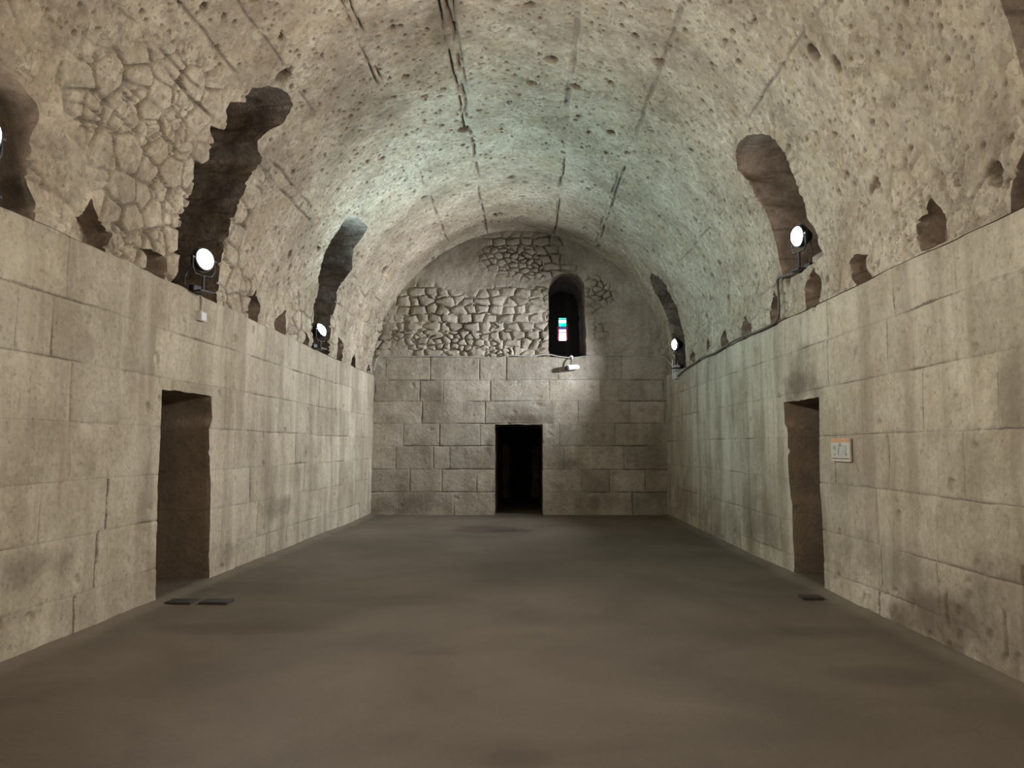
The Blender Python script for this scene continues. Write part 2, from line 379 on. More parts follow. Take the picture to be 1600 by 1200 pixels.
M_VAULT = stone_mat('vault_plaster', (0.30, 0.25, 0.19), (0.43, 0.375, 0.295), (0.53, 0.475, 0.385), (0.15, 0.12, 0.095), (0.23, 0.185, 0.14), streak=0.25, bump=0.45, blotch=0.9, pit=0.55, streak_scale=(1, 1, 1), agg=0.8)
M_ASHLAR = stone_mat('ashlar_limestone', (0.33, 0.285, 0.215), (0.44, 0.39, 0.305), (0.53, 0.48, 0.39), (0.16, 0.13, 0.10), (0.25, 0.205, 0.15), streak=0.6, bump=0.3, blotch=1.0, pit=0.35, agg=0.26, seam=0.0085)
M_BACK = stone_mat('back_wall_limestone', (0.31, 0.275, 0.225), (0.42, 0.38, 0.325), (0.51, 0.475, 0.42), (0.11, 0.09, 0.075), (0.22, 0.185, 0.15), streak=0.3, bump=0.4, blotch=1.5, pit=0.4, agg=0.3, seam=0.013)
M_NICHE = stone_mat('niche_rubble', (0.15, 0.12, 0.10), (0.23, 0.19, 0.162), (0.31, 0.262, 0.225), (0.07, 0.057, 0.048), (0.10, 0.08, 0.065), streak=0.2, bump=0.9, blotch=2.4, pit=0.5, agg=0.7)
M_POCKET = stone_mat('pocket_mortar_niche_haze', (0.26, 0.21, 0.17), (0.35, 0.285, 0.235), (0.43, 0.36, 0.30), (0.14, 0.11, 0.09), (0.17, 0.135, 0.11), streak=0.2, bump=0.4, blotch=2.4, pit=0.3, agg=0.4)
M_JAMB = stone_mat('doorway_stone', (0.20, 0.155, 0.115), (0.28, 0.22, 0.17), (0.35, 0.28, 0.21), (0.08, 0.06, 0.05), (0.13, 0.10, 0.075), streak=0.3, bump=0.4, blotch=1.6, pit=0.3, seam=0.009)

def floor_mat():
    m, nt, b = new_mat('worn_concrete_floor')
    co = N(nt, 'ShaderNodeTexCoord').outputs['Object']
    col = ramp(nt, noise(nt, co, 0.55, 6, 0.6, dist=0.5), [(0.3, (0.092, 0.075, 0.056)), (0.5, (0.128, 0.106, 0.082)), (0.7, (0.163, 0.138, 0.109))])
    col = mixc(nt, 0.5, col, ramp(nt, noise(nt, co, 45, 4, 0.7), [(0.3, 0.75), (0.5, 1.0), (0.75, 1.2)]), 'MULTIPLY')
    d = ramp(nt, noise(nt, co, 1.3, 6, 0.65, dist=0.7), [(0.58, 0.0), (0.74, 1.0)])
    col = mixc(nt, mathn(nt, 'MULTIPLY', d, 0.45), col, (0.09, 0.073, 0.056))
    col = mixc(nt, N(nt, 'ShaderNodeAttribute', attribute_name='damp').outputs['Fac'], col, (0.055, 0.036, 0.028))
    col = mixc(nt, N(nt, 'ShaderNodeAttribute', attribute_name='dust').outputs['Fac'], col, (0.26, 0.225, 0.175))
    nt.links.new(col, b.inputs['Base Color'])
    b.inputs['Roughness'].default_value = 0.6; b.inputs['Specular IOR Level'].default_value = 0.33
    bp = N(nt, 'ShaderNodeBump'); bp.inputs['Strength'].default_value = 0.25; bp.inputs['Distance'].default_value = 0.02
    nt.links.new(noise(nt, co, 14, 7, 0.7), bp.inputs['Height']); nt.links.new(bp.outputs[0], b.inputs['Normal'])
    return m
M_FLOOR = floor_mat()

# ------------------------------------------------------------------ floor
def make_floor():
    ys = np.concatenate([np.arange(YF, 4.0, 0.25), spaced(4.0, 25.0, lambda y: 0.05)]); xs = np.arange(-6.2, 6.21, 0.05)
    Y, X = np.meshgrid(ys, xs, indexing='ij')
    Z = 0.012 * fbm(X * 0.5, Y * 0.5, 3, 3) + 0.005 * fbm(X * 3, Y * 3, 5, 2)
    wob = 0.15 * fbm(X * 3, Y * 3, 11, 3)
    def ell(cx, cy, rx, ry): return 1 - sstep(0.55, 1.05, np.hypot((X - cx) / rx, (Y - cy) / ry) + wob * 1.6)
    damp = np.clip(0.55 * ell(-0.85, 15.3, 0.85, 0.75) + 0.5 * ell(-0.3, 15.15, 0.5, 0.33), 0, 0.9)
    dark = np.clip(0.35 * ell(-0.05, 4.15, 0.22, 0.16) + 0.3 * ell(2.75, 7.0, 0.9, 0.25) + 0.35 * ell(2.6, 5.7, 0.55, 0.3) + 0.3 * ell(-3.3, 9.0, 0.9, 0.5) + 0.3 * ell(-2.6, 7.0, 0.9, 0.3) + 0.22 * ell(3.0, 9.3, 0.8, 0.5) + 0.25 * ell(-0.75, 6.2, 0.3, 0.12), 0, 0.5)
    Z -= 0.018 * ell(-0.3, 15.15, 0.55, 0.36)
    Z += 0.0
    edge = np.minimum(X - xl(Y), xr(Y) - X)
    dust = 0.45 * (1 - sstep(0.0, 0.28, edge + wob * 0.5)) * (edge > -0.05)
    Z += 0.03 * (1 - sstep(0.0, 0.2, edge + wob * .6)) * (edge > -0.6)
    o = clip_shell('floor', np.stack([X, Y, Z], -1), [], [], {'damp': np.maximum(damp, dark), 'dust': dust}, [M_FLOOR])
    return o
make_floor()

# ------------------------------------------------------------------ ashlar pattern
def ashlar(U, Z, courses, joints, seed, wob=0.012):
    """courses: rising heights; joints: one list of joint positions per course. Returns distance to the nearest joint, block id"""
    zw = Z + wob * fbm(U * 0.7, Z * 0.7, seed, 2) + 0.006 * fbm(U * 4, Z * 4, seed + 1, 2)
    uw = U + wob * fbm(U * 0.9, Z * 0.9, seed + 2, 2) + 0.008 * fbm(U * 4, Z * 4, seed + 3, 2)
    ci = np.clip(np.searchsorted(courses, zw.ravel()).reshape(zw.shape) - 1, 0, len(courses) - 2)
    cz = np.asarray(courses)
    dz = np.minimum(np.where(ci > 0, zw - cz[ci], 9), np.where(ci < len(courses) - 2, cz[ci + 1] - zw, 9))
    du = np.full(U.shape, 9.0); bid = np.zeros(U.shape); uc = np.zeros(U.shape)
    zc = ci + (zw - cz[ci]) / (cz[ci + 1] - cz[ci])
    for c in range(len(courses) - 1):
        m = ci == c
        js = np.asarray(sorted(joints[c])); u = uw[m]
        k = np.searchsorted(js, u)
        lo = np.where(k > 0, u - js[np.clip(k - 1, 0, None)], 9); hi = np.where(k < len(js), js[np.clip(k, None, len(js) - 1)] - u, 9)
        jp_ = np.concatenate([[js[0] - 1.1], js, [js[-1] + 1.1]]); uc[m] = k + (u - jp_[k]) / (jp_[k + 1] - jp_[k]); du[m] = np.minimum(lo, hi); bid[m] = _h(k + 0.0, np.full(k.shape, c * 1.0), seed + 9)
    return dz, du, bid, zc, uc
def stain_shade_spots(U, Z, seed, spots):
    st = np.zeros(U.shape); wb = fbm(U * 3.2, Z * 3.2, seed, 4)
    for u, z, ru, rz, k in spots:
        st = np.maximum(st, k * (1 - sstep(0.3, 1.1, np.hypot((U - u) / ru, (Z - z) / rz) + 0.7 * wb)))
    return np.clip(st, 0, 1)
def joint_depth(dz, du, U, Z, seed, wid=0.009):
    opn = 0.2 + 0.8 * sstep(-0.2, 0.45, fbm(U * 1.1, Z * 1.1, seed, 3))
    opv = 0.3 + 0.7 * sstep(-0.2, 0.35, fbm(U * 1.3 + 40, Z * 1.3, seed + 3, 3))
    w_ = wid * (0.7 + 0.6 * sstep(-.5, .5, fbm(U * 2, Z * 2, seed + 5, 2)))
    j = np.maximum((1 - sstep(w_ * 0.6, w_ * 1.6, dz)) * opn, (1 - sstep(w_ * 0.5, w_ * 1.4, du)) * opv)
    worn = np.maximum((1 - sstep(0, 0.05, dz)) * opn, (1 - sstep(0, 0.05, du)) * opv)
    return j, worn, opn, opv

rng = random.Random(5)
def rand_joints(a, b, lo, hi, fixed=()):
    js = []; x = a + rng.uniform(0.1, hi)
    while x < b: js.append(x); x += rng.uniform(lo, hi)
    fx = list(fixed)
    if fx: js = [j for j in js if not (min(fx) - 0.35 < j < max(fx) + 0.35)] + fx
    return js

SIDE_STAINS = {
    1: [(9.45, 2.42, 0.75, 0.32, 0.75), (9.5, 2.7, 0.45, 0.4, 0.4), (6.6, 0.2, 0.9, 0.4, 0.75), (5.9, 0.25, 1.6, 0.45, 0.45), (5.4, 2.1, 0.25, 0.35, 0.35), (7.2, 0.55, 1.2, 0.35, 0.35), (5.6, 0.6, 0.6, 0.35, 0.35), (5.8, 1.5, 0.4, 0.3, 0.25), (8.4, 1.3, 0.5, 0.3, 0.25), (11.3, 0.5, 1.2, 0.5, 0.35), (13.5, 0.4, 1.6, 0.45, 0.35), (16.5, 0.5, 1.6, 0.5, 0.35), (12.5, 2.6, 0.3, 0.7, 0.3), (15.2, 2.7, 0.3, 0.7, 0.3)],
    -1: [(6.1, 0.7, 0.45, 0.2, 0.45), (11.8, 0.72, 0.8, 0.18, 0.4), (12.6, 1.2, 0.4, 0.25, 0.35), (7.85, 1.25, 0.2, 0.6, 0.3), (8.0, 0.4, 0.2, 0.4, 0.3), (13.6, 1.6, 1.0, 0.2, 0.25), (6.6, 2.55, 0.3, 0.2, 0.25), (7.6, 2.3, 0.3, 0.25, 0.25), (11.8, 2.6, 0.14, 0.9, 0.4), (13.4, 2.7, 0.14, 0.8, 0.35), (16.4, 2.7, 0.2, 0.7, 0.3), (10.0, 0.25, 0.5, 0.15, 0.3)],
}
def side_wall(side):
    nm = 'wall_left' if side < 0 else 'wall_right'
    XF, ZS = (xl, zsl) if side < 0 else (xr, zsr)
    door = DOOR_L if side < 0 else DOOR_R
    ys = np.concatenate([np.arange(YF, 4.2, 0.15), spaced(4.2, YB + 0.06, lambda y: 0.0125 if y < 8 else 0.0125 + (y - 8) * 0.0016)])
    n_z = 280
    Y, T = np.meshgrid(ys, np.linspace(0, 1, n_z), indexing='ij')
    top = ZS(Y) + 0.02 * fbm(Y * 1.3, Y * 0 + 2.0, 21 + side, 3)
    Z = -0.08 + (top + 0.08) * T
    if side < 0:
        courses = [-0.2, 0.36, 0.87, 1.36, 1.87, 2.40, 2.92, 4.0]
        joints = [rand_joints(YF, YB, 0.7, 1.6) for _ in range(4)]
        joints[3] += []
        joints.append(rand_joints(YF, YB, 0.8, 1.7, fixed=[4.1, 5.35, 6.45, 7.26]))
        joints.append(rand_joints(YF, YB, 0.8, 1.7, fixed=[4.2, 5.72, 6.15, 7.90, 9.93]))
        joints.append(rand_joints(YF, YB, 0.8, 1.7, fixed=[5.85, 6.32, 7.52, 8.15, 9.85]))
        joints = [[j for j in js if not (k in (0, 1, 2, 3) and 7.8 < j < 9.7)] for k, js in enumerate(joints)]
    else:
        courses = [-0.2, 0.25, 0.70, 1.24, 1.78, 2.34, 2.87, 4.0]
        joints = [rand_joints(YF, YB, 0.7, 1.6) for _ in range(4)]
        joints.append(rand_joints(YF, YB, 0.7, 1.5, fixed=[5.55, 6.6, 7.7]))
        joints.append(rand_joints(YF, YB, 0.7, 1.5, fixed=[5.2, 5.9, 7.2, 8.6, 10.6]))
        joints.append(rand_joints(YF, YB, 0.8, 1.6))
        joints = [[j for j in js if not (k in (0, 1, 2, 3) and 8.6 < j < 10.4)] for k, js in enumerate(joints)]
    sd = 100 if side < 0 else 200
    dz, du, bid, zc, uc = ashlar(Y, Z, courses, joints, sd)
    j, worn, opn, opv = joint_depth(dz, du, Y, Z, sd + 20)
    disp = 0.008 * j + 0.002 * worn + (bid - 0.5) * 0.008 + 0.028 * fbm(Y * 0.5, Z * 0.8, sd + 30, 3) + 0.005 * fbm(Y * 6, Z * 6, sd + 31, 3)
    f1, f2, hid = worley(Y / 0.42, Z / 0.42, sd + 40)                        # chipped hollows
    disp += 0.03 * (hid < 0.16) * (1 - sstep(0.05, 0.16, f1 + 0.1 * fbm(Y * 9, Z * 9, sd + 41, 2)))
    low = 1 - sstep(0.2, 1.0, Z + 0.5 * fbm(Y * 0.6, Z * 0.3, sd + 43, 2))
    if side > 0: low = low * (1 - sstep(8.5, 10, Y)) + 0.3 * low
    else: low = low * 0.4
    disp += low * 0.022 * np.abs(fbm(Y * 3.5, Z * 3.5, sd + 44, 4))
    r = worley(Y / 0.16, Z / 0.2, sd + 47); disp += low * 0.02 * (r[2] < 0.3) * (1 - sstep(0.1, 0.35, r[0]))
    if side > 0:   # open cracks low on the near blocks
        for cy_, z0, z1 in ((5.62, 0.12, 0.5), (5.36, 0.42, 0.85), (6.35, 0.15, 0.5)):
            disp += 0.06 * (1 - sstep(0.008, 0.022, np.abs(Y - cy_ - 0.02 * fbm(Z * 6, Y * 0, 4, 2)))) * sstep(z0, z0 + .08, Z) * (1 - sstep(z1 - .08, z1, Z))
        disp += 0.05 * (1 - sstep(0.01, 0.03, np.abs(Z - 2.73 - 0.05 * (Y - 9)))) * sstep(8.3, 8.6, Y) * (1 - sstep(9.6, 9.9, Y)) * 0
    X = XF(Y) + side * disp
    F, _ = poly_sdf(Y, Z, door); F = F + 0.012 * fbm(Y * 5, Z * 5, sd + 50, 3)
    D = 1.9
    ya, yb = door[0][0] - 0.5, door[-1][0] + 0.5
    xe = XF(9.0) + side * D
    cap = [(xe, ya, -0.3), (xe, yb, -0.3), (xe, yb, 2.8), (xe, ya, 2.8)]
    # top bed of the wall, the ledge the vault stands on
    yy = np.linspace(YF, YB + 0.06, 260); pts = []; fc = []
    for k, y in enumerate(yy):
        zt = float(ZS(y)) + 0.02 * float(fbm(np.array(y * 1.3), np.array(2.0), 21 + side, 3)); x0 = float(XF(y))
        for q, t in enumerate((0.0, 0.06, 0.2, 0.5, 1.0, 1.7)):
            pts.append((x0 + side * (t - 0.012 * (q == 0)), y, zt - 0.004 + (0.02 * float(vnoise(np.array(y * 4), np.array(q * 3.0), 8)) if q > 1 else 0)))
    for k in range(len(yy) - 1):
        for q in range(5): a = k * 6 + q; fc.append((a, a + 1, a + 7, a + 6))
    return clip_shell(nm, np.stack([X, Y, Z], -1), [F], [((side, 0, 0), D, 24, 0.008, cap)], {'joint': j * 0.25, 'zc': zc, 'uc': uc, 'zo': opn, 'vo': opv, 'tone': (bid - 0.5) * 1.1, 'stain_shade': stain_shade_spots(Y, Z, sd + 70, SIDE_STAINS[side])}, [M_ASHLAR, M_JAMB, M_NICHE], extra=[(pts, fc, 2)])
side_wall(-1); side_wall(1)

# ------------------------------------------------------------------ back wall: ashlar below, rubble lunette above
def px_x(p): return (p - 822.0) / 63.78
ZL = 3.87
def back_wall():
    xs = np.arange(-3.95, 3.62, 0.0135); zs = np.arange(-0.08, 7.2, 0.0135)
    X, Z = np.meshgrid(xs, zs, indexing='ij')
    courses = [-0.2, 0.55, 1.10, 1.67, 2.22, 2.76, 3.28, 4.2]
    jp = [[622, 709, 905, 985], [744, 690, 640, 908, 950, 1005], [618, 676, 702, 880, 973], [629, 686, 749, 873, 959], [658, 722, 757, 866, 902, 982, 1036], [654, 690, 765, 857, 937, 965], [670, 748, 790, 871, 950, 971]]
    joints = [[px_x(p) for p in js] for js in jp]
    dz, du, bid, zc, uc = ashlar(X, Z, courses, joints, 300, 0.008)
    j, worn, opn, opv = joint_depth(dz, du, X, Z, 320, 0.013)
    lower = 0.010 * j + 0.002 * worn + (bid - 0.5) * 0.01 + 0.02 * fbm(X * 0.8, Z, 330, 3) + 0.006 * fbm(X * 7, Z * 7, 331, 3)
    f1, f2, hid = worley(X / 0.4, Z / 0.3, 340)
    lower += 0.015 * (hid < 0.12) * (1 - sstep(0.05, 0.3, f1 + 0.15 * fbm(X * 9, Z * 9, 341, 2)))
    # roughly coursed rubble stones
    rowh = 0.215
    wx = X + 0.05 * fbm(X * 2.5, Z * 2.5, 350, 2); wz = Z + 0.035 * fbm(X * 1.6, Z * 1.6, 351, 2)
    row = np.floor(wz / rowh)
    g1, g2, gid = worley((wx + 0.37 * _h(row, row * 0, 7)) / 0.34, wz / rowh, 352, 0.95, 0.38)
    h1, h2, hid2 = worley(wx / 0.19, wz / 0.135, 353, 0.95)
    ms = sstep(0.02, 0.06, fbm(X * 0.9, Z * 1.3, 361, 3) - 0.08)                       # areas built of smaller stones
    e = (g2 - g1) * (1 - ms) + (h2 - h1) * ms; sid = np.where(ms > 0.5, hid2, gid * 7 % 1)
    op = 0.25 + 0.75 * sstep(-.3, .25, fbm(X * 1.8, Z * 1.8, 355, 3)); jr = (1 - sstep(0.02, 0.13, e + 0.09 * fbm(X * 9, Z * 9, 354, 2))) * op
    dome = sstep(0.0, 0.5, e)
    rub = sstep(-0.25, 0.15, fbm(X * 0.7, Z * 0.9, 356, 2) + 0.45 - 0.75 * sstep(5.25, 5.8, Z) - 0.5 * sstep(1.6, 2.6, X) - 0.45 * sstep(-2.6, -3.4, X))   # plaster left over the rest
    upper = 0.075 * rub * jr - 0.04 * rub * dome + (sid - 0.5) * 0.05 * rub * (1 - jr) + 0.03 * fbm(X * 1.2, Z * 1.2, 357, 3) + 0.012 * fbm(X * 6, Z * 6, 358, 3)
    upper += 0.03 * sstep(5.27, 5.22, Z + 0.05 * fbm(X * 2, Z, 359, 2)) + 0.02
    t = sstep(ZL - 0.012, ZL + 0.012, Z + 0.02 * fbm(X * 1.5, Z * 0, 360, 2))
    disp = lower * (1 - t) + (upper + 0.04) * t
    jt = 0.3 * j * (1 - t) + 0.45 * jr * rub * t
    tone = (bid - 0.5) * 2 * (1 - t) + (sid - 0.5) * 1.6 * rub * t
    Fd, _ = poly_sdf(X, Z, DOOR_B); Fw, _ = poly_sdf(X, Z, WIN_B)
    Fd = Fd + 0.012 * fbm(X * 5, Z * 5, 370, 3); Fw = Fw + 0.02 * fbm(X * 4, Z * 4, 371, 3)
    capd = [(-1.4, YB + 6, -0.3), (1.0, YB + 6, -0.3), (1.0, YB + 6, 2.6), (-1.4, YB + 6, 2.6)]
    capw = [(0.2, YB + 2.5, 3.5), (1.9, YB + 2.5, 3.5), (1.9, YB + 2.5, 6.4), (0.2, YB + 2.5, 6.4)]
    yy = YB + disp
    return clip_shell('wall_back', np.stack([X, yy, Z], -1), [Fd, Fw], [((0, 1, 0), 6.0, 20, 0.008, capd), ((0, 1, 0), 2.5, 20, 0.03, capw)], {'joint': np.clip(jt, 0, 1), 'tone': tone, 'zc': zc, 'uc': uc, 'zo': opn * (1 - t), 'vo': opv * (1 - t), 'stain_shade': np.maximum(stain_shade_spots(X, Z, 380, [(-0.15, 2.32, 0.75, 0.16, 0.7), (-0.3, 2.5, 0.6, 0.2, 0.3), (0.95, 1.25, 0.35, 0.16, 0.4), (-2.9, 0.3, 1.3, 0.3, 0.35), (2.2, 0.3, 1.3, 0.3, 0.3), (-1.9, 1.3, 0.7, 0.4, 0.25), (2.9, 1.6, 0.6, 0.8, 0.3), (-0.9, 1.7, 0.12, 0.35, 0.4), (-2.2, 2.9, 0.5, 0.3, 0.25)]), 0.45 * sstep(5.6, 6.5, Z + 0.5 * fbm(X * 1.2, Z * 1.2, 381, 3)))}, [M_BACK, M_NICHE])  # spots are stains; the lunette top is darkened to paint its dimmer light
back_wall()

# ------------------------------------------------------------------ the barrel vault
def vault():
    ys = np.concatenate([np.arange(YF, 4.0, 0.12), spaced(4.0, YB + 0.07, lambda y: 0.018 if y < 10 else 0.018 + (y - 10) * 0.0012)])
    ns = 640
    th = np.linspace(-math.pi / 2, math.pi / 2, ns)
    Y, TH = np.meshgrid(ys, th, indexing='ij')
    s, c = np.sin(TH), np.cos(TH)
    left = TH < 0
    hw = np.where(left, CX - xl(Y), xr(Y) - CX)
    zsp = np.where(left, zsl(Y), zsr(Y)); zsp = zsp + (3.4 - zsp) * sstep(0.2, 1.0, c)
    A = TH * 3.62                                       # arc length from the crown
    X0 = CX + hw * s; Z0 = zsp + (ZA - zsp) * c
    H0 = np.abs(TH) ; up = (math.pi / 2 - H0) * 3.62     # arc length above the springing
    disp = 0.05 * fbm(Y * 0.7, A * 0.7, 400, 3) + 0.014 * fbm(Y * 3.2, A * 3.2, 401, 3) + 0.006 * fbm(Y * 13, A * 13, 402, 3)
    tone = 0.25 * fbm(Y * 2.0, A * 2.0, 404, 3)
    joint = np.zeros(Y.shape)
    # rubble showing low on the haunches
    nz = fbm(Y * 0.55, A * 0.55, 410, 3)
    lim = np.where(left, np.where(Y < 9.8, 1.75, np.where(Y < 14.5, 1.0, 1.45)), 0.75) + 0.9 * nz
    rub = 1 - sstep(lim - 0.25, lim + 0.15, up)
    rub = rub * np.where(left, 1.0, 0.5)
    wy = Y + 0.06 * fbm(Y * 2.2, A * 2.2, 411, 2); wa = A + 0.06 * fbm(Y * 2.2, A * 2.2, 412, 2)
    g1, g2, gid = worley(wy / 0.36, wa / 0.27, 519, 0.8); h1, h2, hid = worley(wy / 0.16, wa / 0.13, 414, 0.8)
    small = gid < 0.3
    e = np.where(small, np.minimum(h2 - h1, g2 - g1), g2 - g1); sid = np.where(small, hid, gid * 7 % 1)
    jr = 1 - sstep(0.02, 0.11, e + 0.05 * fbm(Y * 8, A * 8, 415, 2))
    op = np.maximum(0.1 + 0.9 * sstep(-.45, .15, fbm(Y * 1.1, A * 1.1, 416, 3)), left * sstep(6.3, 7.2, Y) * (1 - sstep(8.6, 10.5, Y)) * (1 - sstep(1.3, 1.9, up))); disp += rub * (0.055 * jr * op - 0.006 * sstep(0, 0.3, e) + (sid - 0.5) * 0.026 * (1 - jr)); jr = jr * op
    joint = np.maximum(joint, rub * jr * 0.8); tone = tone + rub * ((sid - 0.5) * 0.9 + 0.25)
    pl = 1 - rub
    # lumps of stone just breaking through the plaster
    k1, k2, kid = worley(wy / 0.24 + 50, wa / 0.2, 417, 0.9)
    disp += pl * (0.008 * (1 - sstep(0.0, 0.12, k2 - k1)) * sstep(-0.1, 0.4, fbm(Y * 0.9, A * 0.9, 418, 2)) + (kid - 0.5) * 0.006)
    # pits of all sizes
    for sc, frac, r0, dep, sd in ((0.75, 0.25, 0.065, 0.12, 420), (0.38, 0.32, 0.038, 0.08, 424), (0.18, 0.36, 0.022, 0.045, 428), (0.09, 0.32, 0.014, 0.025, 432)):
        f1, f2, fid = worley(Y / sc, A / sc, sd, 0.9)
        r = r0 / sc * (0.55 + 0.9 * fid / frac)
        d_ = f1 + 0.8 * r * fbm(Y / sc * 4, A / sc * 4, sd + 1, 2)
        pm = (fid < frac) * (1 - sstep(r * 0.6, r * 1.05, d_)) * np.where(rub > 0.5, 0.15, 1)
        disp += dep * pm; joint = np.maximum(joint, 0.85 * pm)
    # rough ragged erosion
    er = sstep(0.15, 0.5, fbm(Y * 1.6, A * 1.6, 440, 4)); disp += 0.016 * er * np.abs(fbm(Y * 9, A * 9, 441, 3))
    # prints of the centering boards along the vault
    for ang, y0, y1, wd, dp in ((-11.5, 8.2, 14.5, 0.035, 0.05), (-12.8, 8.2, 12.5, 0.022, 0.05), (-10.6, 8.0, 11.0, 0.02, 0.035), (-29.5, 7.0, 10.2, 0.02, 0.05), (-28.0, 7.0, 10.0, 0.02, 0.05), (-28.0, 13, 18.0, 0.025, 0.035), (-12.5, 15, 18.6, 0.03, 0.04),
                                (14.2, 13.5, 18.6, 0.022, 0.05), (13.2, 8.5, 12, 0.05, 0.02), (13.6, 14.5, 17, 0.015, 0.035), (31.8, 12.8, 18.4, 0.028, 0.05), (30.5, 13.2, 17.5, 0.014, 0.045), (31.5, 8, 11.5, 0.04, 0.02), (-44, 6, 9.5, 0.02, 0.03), (-51, 5.5, 8.5, 0.02, 0.03), (-58, 6, 8, 0.018, 0.03), (-59.5, 6.3, 8, 0.018, 0.03), (-57, 9.6, 11.4, 0.022, 0.045), (-60, 9.5, 11.8, 0.02, 0.045), (-63, 14.9, 17.5, 0.025, 0.05), (52, 6, 9, 0.02, 0.025), (60, 11.2, 14.5, 0.015, 0.025)):
        q = np.abs(A - math.radians(ang) * 3.62 - 0.04 * fbm(Y * 1.5, Y * 0 + ang, 450, 3))
        mk = (1 - sstep(wd * 0.5, wd * 1.1, q)) * sstep(y0 - .2, y0 + .2, Y) * (1 - sstep(y1 - .4, y1 + .2, Y)) * sstep(-0.45, 0.1, fbm(Y * 2.5, A * 6 + ang, 451, 3))
        disp += dp * mk; joint = np.maximum(joint, 0.6 * mk)
        pass
    # niches and putlog pockets
    Fs = []; holes = []; bricks = np.zeros(Y.shape)
    for key, poly in list(NICHES.items()) + list(POCKETS.items()):
        side = -1 if key[0] in 'Ll' else 1
        niche = key in NICHES
        f = np.full(Y.shape, 5.0); pr = np.zeros(Y.shape)
        y0 = min(p[0] for p in poly) - 0.7; y1 = max(p[0] for p in poly) + 0.7
        m = (Y > y0) & (Y < y1) & ((TH < 0) == (side < 0))
        f[m], pr[m] = poly_sdf(Y[m], Z0[m], poly)
        f[m] += (0.012 if niche else 0.01) * fbm(Y[m] * 8, Z0[m] * 8, 460, 2)
        Fs.append(f)
        dep = 1.5 if niche else 0.36
        ym = [p[0] for p in poly]; zm = [p[1] for p in poly]
        yc = sum(ym) / len(ym)
        xin = min(CX - xl(yc), 9) if side < 0 else xr(yc) - CX
        # back of the recess
        xb = (xl(yc) - dep + 0.1) if side < 0 else (xr(yc) + dep - 0.1)
        cap = [(xb, min(ym) - .25, 3.0), (xb, max(ym) + .25, 3.0), (xb, max(ym) + .25, max(zm) + .3), (xb, min(ym) - .25, max(zm) + .3)]
        holes.append(((side, 0, 0), 3.7 if niche else 0.5, 26 if niche else 10, 0.02 if niche else 0.012, cap, 2 if key in ('L0', 'R0', 'R1') or not niche else 1))  # some niches take a paler colour; near left it stands in for haze
        if niche:   # thin bricks set on edge around the arch
            ring = (f > 0.0) * (1 - sstep(0.28, 0.42, f + 0.1 * fbm(Y * 4, A * 4, 461, 2))) * sstep(4.3, 4.7, Z0)
            ring *= {'R1': 1.0, 'R2': 1.0, 'L1': 0.4, 'L2': 0.35}.get(key, 0.4)
            b_ = vnoise(pr / 0.035, f * 2.5, 462 + len(Fs))
            disp = disp + ring * 0.022 * b_; joint = np.maximum(joint, ring * 0.4 * sstep(0.2, 0.7, b_))
    # keep the foot of the vault just behind the face of the wall
    foot = 1 - sstep(0.0, 0.12, up)
    disp = disp + 0.03; disp = np.where(foot > 0, np.maximum(disp, 0.03 * foot + disp * (1 - foot)), disp)
    X = X0 + disp * s; Z = Z0 + disp * c
    clip_shell('ceiling', np.stack([X, Y, Z], -1), Fs, holes, {'joint': np.clip(joint, 0, 1), 'tone': tone, 'stain_shade': stain_shade_spots(Y, A, 480, [(9.8, -2.3, 1.0, 0.7, 0.42), (8.9, -0.75, 0.8, 0.3, 0.6), (10.6, -2.0, 0.6, 0.5, 0.35), (9.2, 0.4, 0.8, 0.6, 0.3), (8.6, 1.8, 0.8, 0.8, 0.3), (9.6, -3.6, 0.6, 0.4, 0.4), (16.6, -0.3, 0.35, 0.5, 0.4), (17.9, 0.0, 0.5, 2.6, 0.45), (17.9, -2.5, 0.5, 1.0, 0.4), (7.2, -2.9, 0.5, 0.4, 0.3), (11.4, 1.9, 0.5, 0.3, 0.25), (7.0, 3.4, 0.6, 0.3, 0.2)])}, [M_VAULT, M_NICHE, M_POCKET])  # stains, and dark spots at the far end that paint the shade there
vault()

# front end of the hall, behind the viewer
def front_wall():
    xs = np.linspace(-4.4, 3.8, 60); zs = np.linspace(-0.08, 7.2, 60)
    X, Z = np.meshgrid(xs, zs, indexing='ij')
    clip_shell('wall_front', np.stack([X, YF + 0.03 + 0.02 * fbm(X, Z, 500, 3), Z], -1), [], [], {'joint': X * 0, 'tone': X * 0}, [M_ASHLAR])
front_wall()

# ------------------------------------------------------------------ small builders
def bm_box(bm, x0, x1, y0, y1, z0, z1, M=None):
    v = [bm.verts.new((x, y, z)) for x in (x0, x1) for y in (y0, y1) for z in (z0, z1)]
    if M is not None:
        for q in v: q.co = M @ q.co
    for f in ((0, 1, 3, 2), (4, 6, 7, 5), (0, 4, 5, 1), (2, 3, 7, 6), (0, 2, 6, 4), (1, 5, 7, 3)): bm.faces.new([v[i] for i in f])
def bm_lathe(bm, prof, M, seg=32):
    """prof: (radius, height along +Z); M places it"""
    rings = []
    for r, h in prof:
        if r < 1e-6: rings.append([bm.verts.new(M @ Vector((0, 0, h)))])
        else: rings.append([bm.verts.new(M @ Vector((r * math.cos(2 * math.pi * k / seg), r * math.sin(2 * math.pi * k / seg), h))) for k in range(seg)])
    for a, b in zip(rings, rings[1:]):
        for k in range(seg):
            k2 = (k + 1) % seg
            if len(a) == 1 and len(b) > 1: bm.faces.new((a[0], b[k2], b[k]))
            elif len(b) == 1 and len(a) > 1: bm.faces.new((a[k], a[k2], b[0]))
            elif len(a) > 1: bm.faces.new((a[k], a[k2], b[k2], b[k]))
